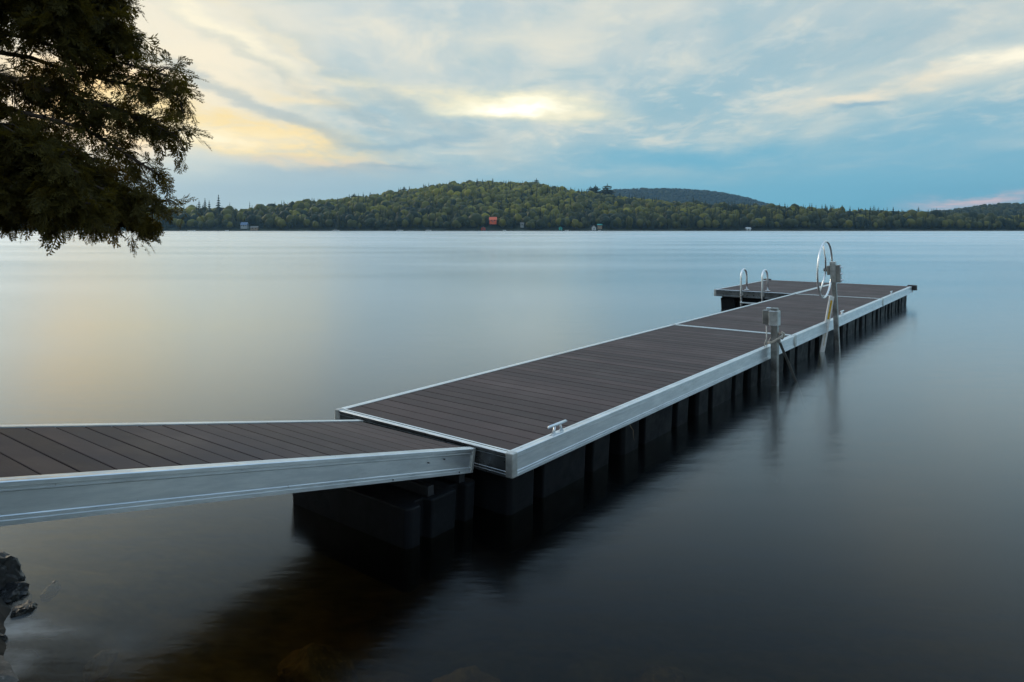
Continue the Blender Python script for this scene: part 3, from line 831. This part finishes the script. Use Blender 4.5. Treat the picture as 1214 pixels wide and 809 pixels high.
def far_mesh(name, pxs, Ys, hf):
    PX, YY = np.meshgrid(pxs, Ys); XX = (PX-607)/FPX*YY
    Z = hf(XX, YY); nx, ny = len(pxs), len(Ys)
    i = np.arange(nx*ny).reshape(ny,nx)
    F = np.stack([i[:-1,:-1].ravel(), i[:-1,1:].ravel(), i[1:,1:].ravel(), i[1:,:-1].ravel()],1)
    return np_mesh(name, np.stack([XX.ravel(),YY.ravel(),Z.ravel()],1), F)
o = link('hills', far_mesh('hills', np.linspace(-400,1700,211), np.concatenate([np.linspace(794,830,19),np.linspace(840,1500,60)]), far_h), FORESTG, smooth=True); tag(o, kind='structure')
# a hill behind, right side, and the blue ridge
def ridge(xk, yk, Yc, drop, trees):
    def h(X, Y):
        px = 607+X/Y*FPX
        hc = CAMZ+(271.7-np.interp(px, xk, yk))/FPX*Yc - trees
        f = (Y-Yc)/drop
        return np.maximum(hc,0)*np.exp(-f*f) - 2
    return h
ridgeR = ridge([980,1060,1100,1125,1145,1165,1190,1214,1270,1400,1600],[262,253,250.5,248.5,246,242.5,240.5,241,244,250,262],1500,260,13)
ridgeB = ridge([560,640,700,730,760,800,835,860,885,910,940,1000,1060],[262,240,229,225.5,224,224.5,226.5,229.5,235,242,249,258,266],2900,500,9)
o = link('hills', far_mesh('hills', np.linspace(960,1700,60), np.linspace(1150,1700,30), ridgeR), FORESTG, smooth=True); tag(o, kind='structure')
o = link('hills', far_mesh('hills', np.linspace(520,1100,60), np.linspace(2300,3200,30), ridgeB), FORESTG, smooth=True); tag(o, kind='structure')

def ico(sub):
    b = bmesh.new(); bmesh.ops.create_icosphere(b, subdivisions=sub, radius=1)
    v = np.array([tuple(x.co) for x in b.verts]); f = np.array([[x.index for x in g.verts] for g in b.faces]); b.free(); return v, f
ICV, ICF = ico(2)
def deciduous(r, n_cl=46, seed=0):
    """unit broadleaf crown (height 1, half width about .36): lumpy core and leaf clumps; triangles"""
    g = np.random.default_rng(seed)
    V = ICV.copy(); d = 1+.22*np.array([mnoise.noise(Vector(p)*2.1+Vector((seed*3.1,0,0))) for p in V])
    V = V*d[:,None]*np.array([.31,.31,.40])+np.array([0,0,.56]); F = ICF.copy()
    # leaf clumps: bent triangles
    n = n_cl; q = g.normal(0,1,(n,3)); q /= np.linalg.norm(q,axis=1,keepdims=True); q[:,2] = np.abs(q[:,2])*1.1-.35
    c = q*np.array([.34,.34,.43])*g.uniform(.85,1.08,(n,1))+np.array([0,0,.56])
    s = g.uniform(.06,.12,(n,1))
    a = g.normal(0,1,(n,3)); a /= np.linalg.norm(a,axis=1,keepdims=True); b = np.cross(a,q); b /= np.maximum(np.linalg.norm(b,axis=1,keepdims=True),1e-4)
    T = np.stack([c+a*s, c-a*s*.5+b*s*.9, c-a*s*.5-b*s*.9],1).reshape(-1,3)
    FF = np.arange(len(T)).reshape(-1,3)+len(V)
    return np.concatenate([V,T]), np.concatenate([F,FF])
def conifer(seed=0, layers=11, wid=.17, bare=.10, gappy=0.0, per=9):
    """unit spruce (height 1): whorls of drooping pointed boughs"""
    g = np.random.default_rng(seed); Vs=[]; Fs=[]; o=0
    for i in range(layers):
        t = i/(layers-1); z = bare+(1-bare)*t*.95; rad = wid*(1-t)**(.85 if wid<.3 else .5)*g.uniform(.7,1.2)+.012
        k = per if t<.8 else 6
        for j in range(k):
            if g.random() < gappy: continue
            a = 2*PI*(j+g.random()*.6)/k; l = rad*g.uniform(.7,1.25); w = l*.38+.008
            d = np.array([math.cos(a),math.sin(a),0]); s = np.array([-d[1],d[0],0])
            zt = z+.5*(1-bare)/layers+.02
            v = [np.array([0,0,zt])+d*.01, np.array([0,0,z+.01])+d*l*.55+s*w, np.array([0,0,z-.16*l-.015])+d*l, np.array([0,0,z+.01])+d*l*.55-s*w]
            Vs += v; Fs += [[o,o+1,o+2],[o,o+2,o+3]]; o += 4
    tip = [np.array([.012,0,.93]),np.array([-.008,.01,.93]),np.array([-.006,-.01,.93]),np.array([0,0,1.0])]
    Vs += tip; Fs += [[o,o+1,o+3],[o+1,o+2,o+3],[o+2,o,o+3]]
    return np.array(Vs), np.array(Fs)
DEC = [deciduous(1,46,s) for s in range(6)]
CON = [conifer(s,10,.16+.02*(s%3),.06,.08) for s in range(5)]
# white pine: bare lower stem, flat ragged tiers near the top
PINE = [conifer(20+s,8,.46,.30,.14,10) for s in range(3)]
FOL = leafmat('woodland_foliage', (.013,.025,.010), (.30,.265,.018), .25, 'tint')

def forest(name, spots, heights, kinds, tints, wid):
    """one mesh of many crowns; 'tint' is a per-crown colour value"""
    Vs=[]; Fs=[]; Ts=[]; off=0
    for (x,y,z),h,(kind,i),t,w in zip(spots,heights,kinds,tints,wid):
        tv, tf = (DEC if kind==0 else CON if kind==1 else PINE)[i]
        a = random.random()*6.28; c,s_ = math.cos(a),math.sin(a)
        v = tv*np.array([h*w,h*w,h]); v = np.stack([v[:,0]*c-v[:,1]*s_, v[:,0]*s_+v[:,1]*c, v[:,2]],1)+np.array([x,y,z])
        Vs.append(v); Fs.append(tf+off); off += len(v); Ts.append(np.full(len(v),t))
    me = np_mesh(name, np.concatenate(Vs), np.concatenate(Fs))
    at = me.attributes.new('tint','FLOAT','POINT'); at.data.foreach_set('value', np.concatenate(Ts).astype(np.float32))
    o = link(name, me, FOL); return o
def scatter(hf, px0, px1, Ya, Yb, sp, crestlim=None):
    out = []
    Y = Ya
    while Y < Yb:
        x = px2x(px0,Y)
        while x < px2x(px1,Y):
            X = x+random.uniform(-.45,.45)*sp; YY = Y+random.uniform(-.45,.45)*sp
            px = 607+X/YY*FPX
            if (crestlim is None or YY < crestlim(px)+22) and not (YY < 818 and any(a < px < b for a,b in ((574,593),(283,308),(614,624),(707,716)))): out.append((X,YY,px))
            x += sp
        Y += sp
    return out
pts = scatter(far_h, -120, 1330, 812, 1225, 7.0, crest)
XY = np.array([(p[0],p[1]) for p in pts]); Z = far_h(XY[:,0],XY[:,1])
sp,hh,kk,tt,ww = [],[],[],[],[]
for (X,Y,px),z in zip(pts,Z):
    up = (z)/50.0
    pc = .45 if Y < 850 else .22
    if px > 820: pc += .15
    if Y > crest(px)-25 and px < 980: pc *= .35
    patch = mnoise.noise(Vector((X*.012,Y*.012,3)))
    if random.random() < pc+.25*patch:
        kk.append((1,random.randrange(5))); hh.append(random.uniform(11,20)); tt.append(random.uniform(0,.16)); ww.append(random.uniform(.9,1.4))
    else:
        kk.append((0,random.randrange(6))); hh.append(random.uniform(9,16)*(1.0 if random.random()<.9 else 1.2))
        base = .16+.45*min(1,max(0,up))*(1.0 if px<820 else .5)+.35*patch
        tt.append(min(1,max(.02,base+random.gauss(0,.22)))); ww.append(random.uniform(.7,1.45))
    sp.append((X,Y,z-.6))
o = forest('woods', sp, hh, kk, tt, ww); tag(o, 'dense mixed green forest covering the hills across the lake', 'forest', kind='stuff')
print('woods', len(sp))
pts = scatter(ridgeR, 1030, 1420, 1290, 1520, 9.5)
XY = np.array([(p[0],p[1]) for p in pts]); Z = ridgeR(XY[:,0],XY[:,1])
o = forest('woods', [(p[0],p[1],z-.5) for p,z in zip(pts,Z)], [random.uniform(11,17) for _ in pts], [((1 if random.random()<.35 else 0), random.randrange(5)) for _ in pts], [min(1,max(0,random.gauss(.10,.08))) for _ in pts], [random.uniform(.9,1.2) for _ in pts])
tag(o, 'dark wooded hill rising behind the shore woods at the far right', 'forest', kind='stuff')
pts = scatter(ridgeB, 640, 960, 2500, 2940, 14)
XY = np.array([(p[0],p[1]) for p in pts]); Z = ridgeB(XY[:,0],XY[:,1])
o = forest('woods', [(p[0],p[1],z-.5) for p,z in zip(pts,Z)], [random.uniform(12,17) for _ in pts], [((1 if random.random()<.6 else 0), random.randrange(5)) for _ in pts], [min(1,max(0,random.gauss(.05,.05))) for _ in pts], [random.uniform(1.2,1.7) for _ in pts])
tag(o, 'hazy blue wooded ridge far behind the shore hills', 'forest', kind='stuff')

# individual trees along the water's edge
def tree_mesh(name, src, tint):
    me = np_mesh(name, src[0], src[1]); at = me.attributes.new('tint','FLOAT','POINT')
    at.data.foreach_set('value', np.full(len(src[0]), tint, np.float32)); me.materials.append(FOL); return me
TM = MB(); TM.tube([(0,0,-.03),(0,0,.25),(0,0,.85)], [.016,.012,.003], 5)
TRUNK_ME = bpy.data.meshes.new('trunk'); TRUNK_ME.from_pydata(TM.v,[],TM.f); TRUNK_ME.materials.append(BARK)
BR = [tree_mesh('leafy_tree', DEC[k%6], (.08,.22,.40,.16,.5,.3)[k]) for k in range(6)]
SP = [tree_mesh('spruce_tree', CON[k%5], (.02,.08,.14,.05,.18)[k]) for k in range(5)]
PN = [tree_mesh('pine_tree', PINE[k], (.06,.10,.14)[k]) for k in range(3)]
clear_px = [(284,306),(569,595),(657,670),(698,718),(614,623),(883,892)]
px = 180.0; n_ind = 0
while px < 1230 and n_ind < 230:
    Y = random.uniform(801.5,811); X = px2x(px,Y)
    low = any(a < px < b for a,b in clear_px)
    if not (low and Y < 812):
        if random.random() < (.50 if px < 820 else .42):
            me = random.choice(SP); h = random.uniform(11,18); lab='dark spruce in the front row of woods along the far shore'; gr='spruces along the far waterline'; nm='spruce_tree'; w=random.uniform(1.0,1.4)
        else:
            me = random.choice(BR); h = random.uniform(8,14); lab='rounded leafy tree in the front row of woods along the far shore'; gr='leafy trees along the far waterline'; nm='leafy_tree'; w=random.uniform(.95,1.3)
        o = bpy.data.objects.new(nm, me); C.objects.link(o)
        o.location = (X,Y,float(far_h(np.array([X]),np.array([Y]))[0])-.4); o.scale=(h*w,h*w,h); o.rotation_euler=(0,0,random.random()*6.28)
        tag(o, lab, 'tree', gr); n_ind += 1
    px += random.uniform(3.4,6.4)
# tall conifers that break the skyline
def lone(px, topy, Y, label, meshes, nm, w=1.0, hmin=14):
    X = px2x(px,Y); z = float(far_h(np.array([X]),np.array([Y]))[0]); top = CAMZ+(271.7-topy+(2.0 if nm=='pine_tree' else 0))/FPX*Y
    h = max(hmin, top-z)
    t = thing(nm, label, 'tree', (X,Y,top-h), (0,0,random.random()*6), 'tall conifers breaking the far skyline'); t.scale=(h*w,h*w,h)
    c = bpy.data.objects.new('crown', random.choice(meshes)); C.objects.link(c); c.parent = t
    k = bpy.data.objects.new('trunk', TRUNK_ME); C.objects.link(k); k.parent = t
for a in ((259,231.5,850,'tallest dark spruce spire in the cluster left of the blue-roofed house',SP,'spruce_tree',1.3),
          (236,238,850,'slim spruce spire at the left end of the spire cluster beside the cedar',SP,'spruce_tree',1.3),
          (243,235.5,850,'second spruce spire from the cedar, just left of a shorter one',SP,'spruce_tree',1.3),
          (248,238,852,'shorter spruce spire left of the tallest spire',SP,'spruce_tree',1.3),
          (296,239,870,'thin pale spire standing above the trees over the blue-roofed house',SP,'spruce_tree',.6),
          (334,238,880,'lone spire left of where the main hill starts to rise',SP,'spruce_tree',1.1),
          (420,231.5,985,'pine standing above the left shoulder of the main hill',PN,'pine_tree',1.3),
          (479,223,1060,'small dark pine on the slope left of the main summit',PN,'pine_tree',1.2),
          (603,213.5,1200,'small conifer at the top of the main hill left of the summit pine',SP,'spruce_tree',1.1),
          (636,214,1185,'dark pine standing out at the right end of the main summit',PN,'pine_tree',1.3),
          (700,223,1120,'left of the two close pines where the main hill meets the blue ridge',PN,'pine_tree',1.2),
          (706,221.5,1115,'right of the two close pines where the main hill meets the blue ridge',PN,'pine_tree',1.3),
          (720,220.5,1105,'tallest pine beside the blue ridge with a flat ragged top',PN,'pine_tree',1.3),
          (746,228,1050,'dark conifer overlapping the left foot of the blue ridge',SP,'spruce_tree',1.0),
          (778,233,1000,'dark spruce under the crest of the blue ridge',SP,'spruce_tree',1.0),
          (822,233,960,'bushy dark conifer under the right half of the blue ridge',SP,'spruce_tree',1.2),
          (1032,245,885,'slim spire on the low skyline above the wheel post',SP,'spruce_tree',1.1),
          (1026,247,885,'short spire just left of the slim spire on the low right skyline',SP,'spruce_tree',1.3)):
    lone(*a)

# ------------------------------------------------------------------ cottages and boats across the lake
WALLW = simple_mat('white_clapboard', (.60,.62,.62), .7, 0, .1, .5)
WALLG = simple_mat('pale_grey_boards', (.38,.41,.43), .7, 0, .1, .5)
WALLT = simple_mat('tan_boards', (.36,.26,.18), .8, 0, .15, .5)
WALLR = simple_mat('red_boards', (.42,.07,.045), .7, 0, .15, .5)
WALLO = simple_mat('bright_orange_red_boards', (.80,.13,.045), .65, 0, .1, .5)
WALLTEAL = simple_mat('teal_boards', (.06,.42,.36), .7, 0, .1, .5)
ROOFB = simple_mat('blue_metal_roof', (.13,.19,.30), .4, 0, .1, .5)
ROOFR = simple_mat('red_metal_roof', (.85,.15,.06), .45, 0, .1, .5)
ROOFG = simple_mat('grey_shingles', (.20,.19,.18), .9, 0, .2, .5)
ROOFTEAL = simple_mat('teal_metal_roof', (.05,.40,.36), .45, 0, .1, .5)
GLASS = simple_mat('dark_window_glass', (.03,.04,.05), .1)
def cottage(label, px, Y, z, w, d, h, rh, wall, roof, rot=0, nwin=2):
    t = thing('cottage', label, 'cottage', (px2x(px,Y),Y,z), (0,0,rot), 'cottages on the far shore')
    m = MB(); m.prism([(-w/2,0),(w/2,0),(w/2,h),(0,h+rh),(-w/2,h)], -d/2, d/2, Matrix.Rotation(PI/2,4,'X')) if rot else m.box(-w/2,w/2,-d/2,d/2,-2.5,h)
    m.build('wall', wall, t)
    m = MB()
    e = .5
    if rot:
        for s in (-1,1): m.add([(s*(w/2+e),-d/2-e,h-e*rh/(w/2)+.1),(0,-d/2-e,h+rh+.1),(0,d/2+e,h+rh+.1),(s*(w/2+e),d/2+e,h-e*rh/(w/2)+.1),(s*(w/2+e),-d/2-e,h-e*rh/(w/2)+.35),(0,-d/2-e,h+rh+.35),(0,d/2+e,h+rh+.35),(s*(w/2+e),d/2+e,h-e*rh/(w/2)+.35)],
                  [(0,1,2,3),(7,6,5,4),(0,4,5,1),(2,6,7,3),(0,3,7,4),(1,5,6,2)])
    else:
        m.prism([(-d/2-e,h-.05),(d/2+e,h-.05),(0,h+rh)], -w/2-e, w/2+e, Matrix(((0,0,1,0),(1,0,0,0),(0,1,0,0),(0,0,0,1))))
    m.build('roof', roof, t)
    for i in range(nwin):
        x = -w/2+w*(i+.5)/nwin + (.0)
        m = MB(); m.box(x-.55,x+.55,-d/2-.06,-d/2+.1,h*.42,h*.80); m.build('window', GLASS, t)
    m = MB(); m.box(-.45,.45,-d/2-.05,-d/2+.1,.05,2.0); m.build('door', ROOFG, t)
    return t
cottage('bright orange-red cottage standing up the slope on the far shore', 584.5, 812, 10.2, 8.2, 6.0, 2.8, 3.2, WALLO, ROOFR)
cottage('small red boathouse at the waterline left of the bright cottage', 573, 801, .5, 5.0, 5.0, 2.6, 1.6, WALLR, ROOFG, 1e-6, 1)
cottage('pale house with a blue roof at the left of the far shore', 290, 806, 4.8, 7.0, 6.0, 2.0, 3.2, WALLG, ROOFB, 0, 3)
cottage('low tan cottage right of the blue-roofed house', 302, 802, 1.0, 8.0, 5.0, 2.8, 1.6, WALLT, ROOFG)
cottage('teal boathouse at the waterline right of the bright red cottage', 664.5, 801, .6, 3.6, 4.0, 2.6, 1.4, WALLTEAL, ROOFTEAL, 1e-6, 1)
cottage('small white cottage with a pointed tan gable on the middle far shore', 704, 801.5, .6, 4.4, 4.5, 3.4, 2.2, WALLW, ROOFG, 1e-6, 1)
cottage('cabin with a teal roof in the trees right of the white gabled cottage', 711, 808, 4.6, 5.0, 4.0, 2.2, 1.2, WALLT, ROOFTEAL)
cottage('grey hut half hidden in trees right of the orange-red cottage', 619, 810, 6.2, 4.0, 4.0, 2.2, 1.4, simple_mat('grey_boards',(.30,.31,.30),.8), ROOFG, 0, 1)
cottage('pale tent-roofed shelter on the far shore below the right woods', 887, 801, .4, 5.0, 4.0, 2.0, 1.8, WALLW, WALLW, 0, 1)
def boat(label, px, Y, L, canopy=True):
    t = thing('motor_boat', label, 'boat', (px2x(px,Y),Y,0), (0,0,random.uniform(-.15,.15)), 'boats moored along the far shore')
    m = MB()
    sec = [(-.5,.9,.75),(-.2,1.0,.8),(.2,.9,.85),(.42,.45,.95),(.5,.03,1.0)]
    vs=[]; 
    for (fx,wd,hz) in sec: vs += [(fx*L,-wd,hz),(fx*L,-wd*.6,-.15),(fx*L,wd*.6,-.15),(fx*L,wd,hz)]
    fs=[]
    for i in range(4):
        for j in range(3): fs.append((i*4+j,i*4+4+j,i*4+5+j,i*4+1+j))
        fs.append((i*4,i*4+3,i*4+7,i*4+4))
    fs += [(0,1,2,3),(16,19,18,17)]
    m.add(vs,fs); m.build('hull', WHITEP, t)
    if canopy:
        m = MB(); m.prism([(-.28*L,-.8),(.12*L,-.75),(.12*L,.75),(-.28*L,.8)], 1.75, 1.9); m.build('canopy', WHITEP, t, .05)
        m = MB()
        for (x,y) in ((-.26*L,-.7),(-.26*L,.7),(.1*L,-.65),(.1*L,.65)): m.tube([(x,y,.8),(x,y,1.77)], .04, 6)
        m.build('canopy_frame', GALV, t)
    m = MB(); m.box(-.02*L,.14*L,-.55,.55,.86,1.35); m.build('windscreen', GLASS, t)
boat('low white boat left of the blue-roofed house across the lake', 227, 795, 8.5, False)
boat('small white boat just left of the tan cottage', 269, 796, 4, False)
boat('white canopied boat below the left woods on the far shore', 398.5, 795, 8)
boat('white canopied boat where the main hill starts to rise', 474, 795, 8)
boat('white boat below the left half of the main hill', 508, 795, 6.5)
boat('small white boat right of the red boathouse', 598, 796, 3.6, False)
boat('white boat beside the teal boathouse', 672, 796, 4.0, False)
boat('small boat right of the white gabled cottage', 710.5, 797, 3.0, False)

# ------------------------------------------------------------------ haze
HAZE = True
if HAZE:
    m = bpy.data.materials.new('haze'); m.use_nodes = True
    nt = NT(m.node_tree); nt.n.clear(); out = nt.node('ShaderNodeOutputMaterial')
    v = nt.node('ShaderNodeVolumePrincipled'); v.inputs['Color'].default_value = (.38,.68,.95,1); v.inputs['Density'].default_value = 1.1e-4
    v.inputs['Anisotropy'].default_value = .3
    nt.l.new(v.outputs[0], out.inputs['Volume'])
    hb = MB(); hb.box(-2700,2700,-80,3300,-6.5,200)
    tag(hb.build('haze', m), kind='stuff')

# ------------------------------------------------------------------ render settings
S.render.engine = 'CYCLES'
S.view_settings.view_transform = 'Standard'; S.view_settings.look = 'None'; S.view_settings.exposure = EXPO; S.view_settings.gamma = 1.0
S.cycles.use_denoising = True
S.cycles.max_bounces = 8; S.cycles.transparent_max_bounces = 12; S.cycles.volume_bounces = 0
S.cycles.sample_clamp_indirect = 6
S.cycles.caustics_reflective = False; S.cycles.caustics_refractive = False
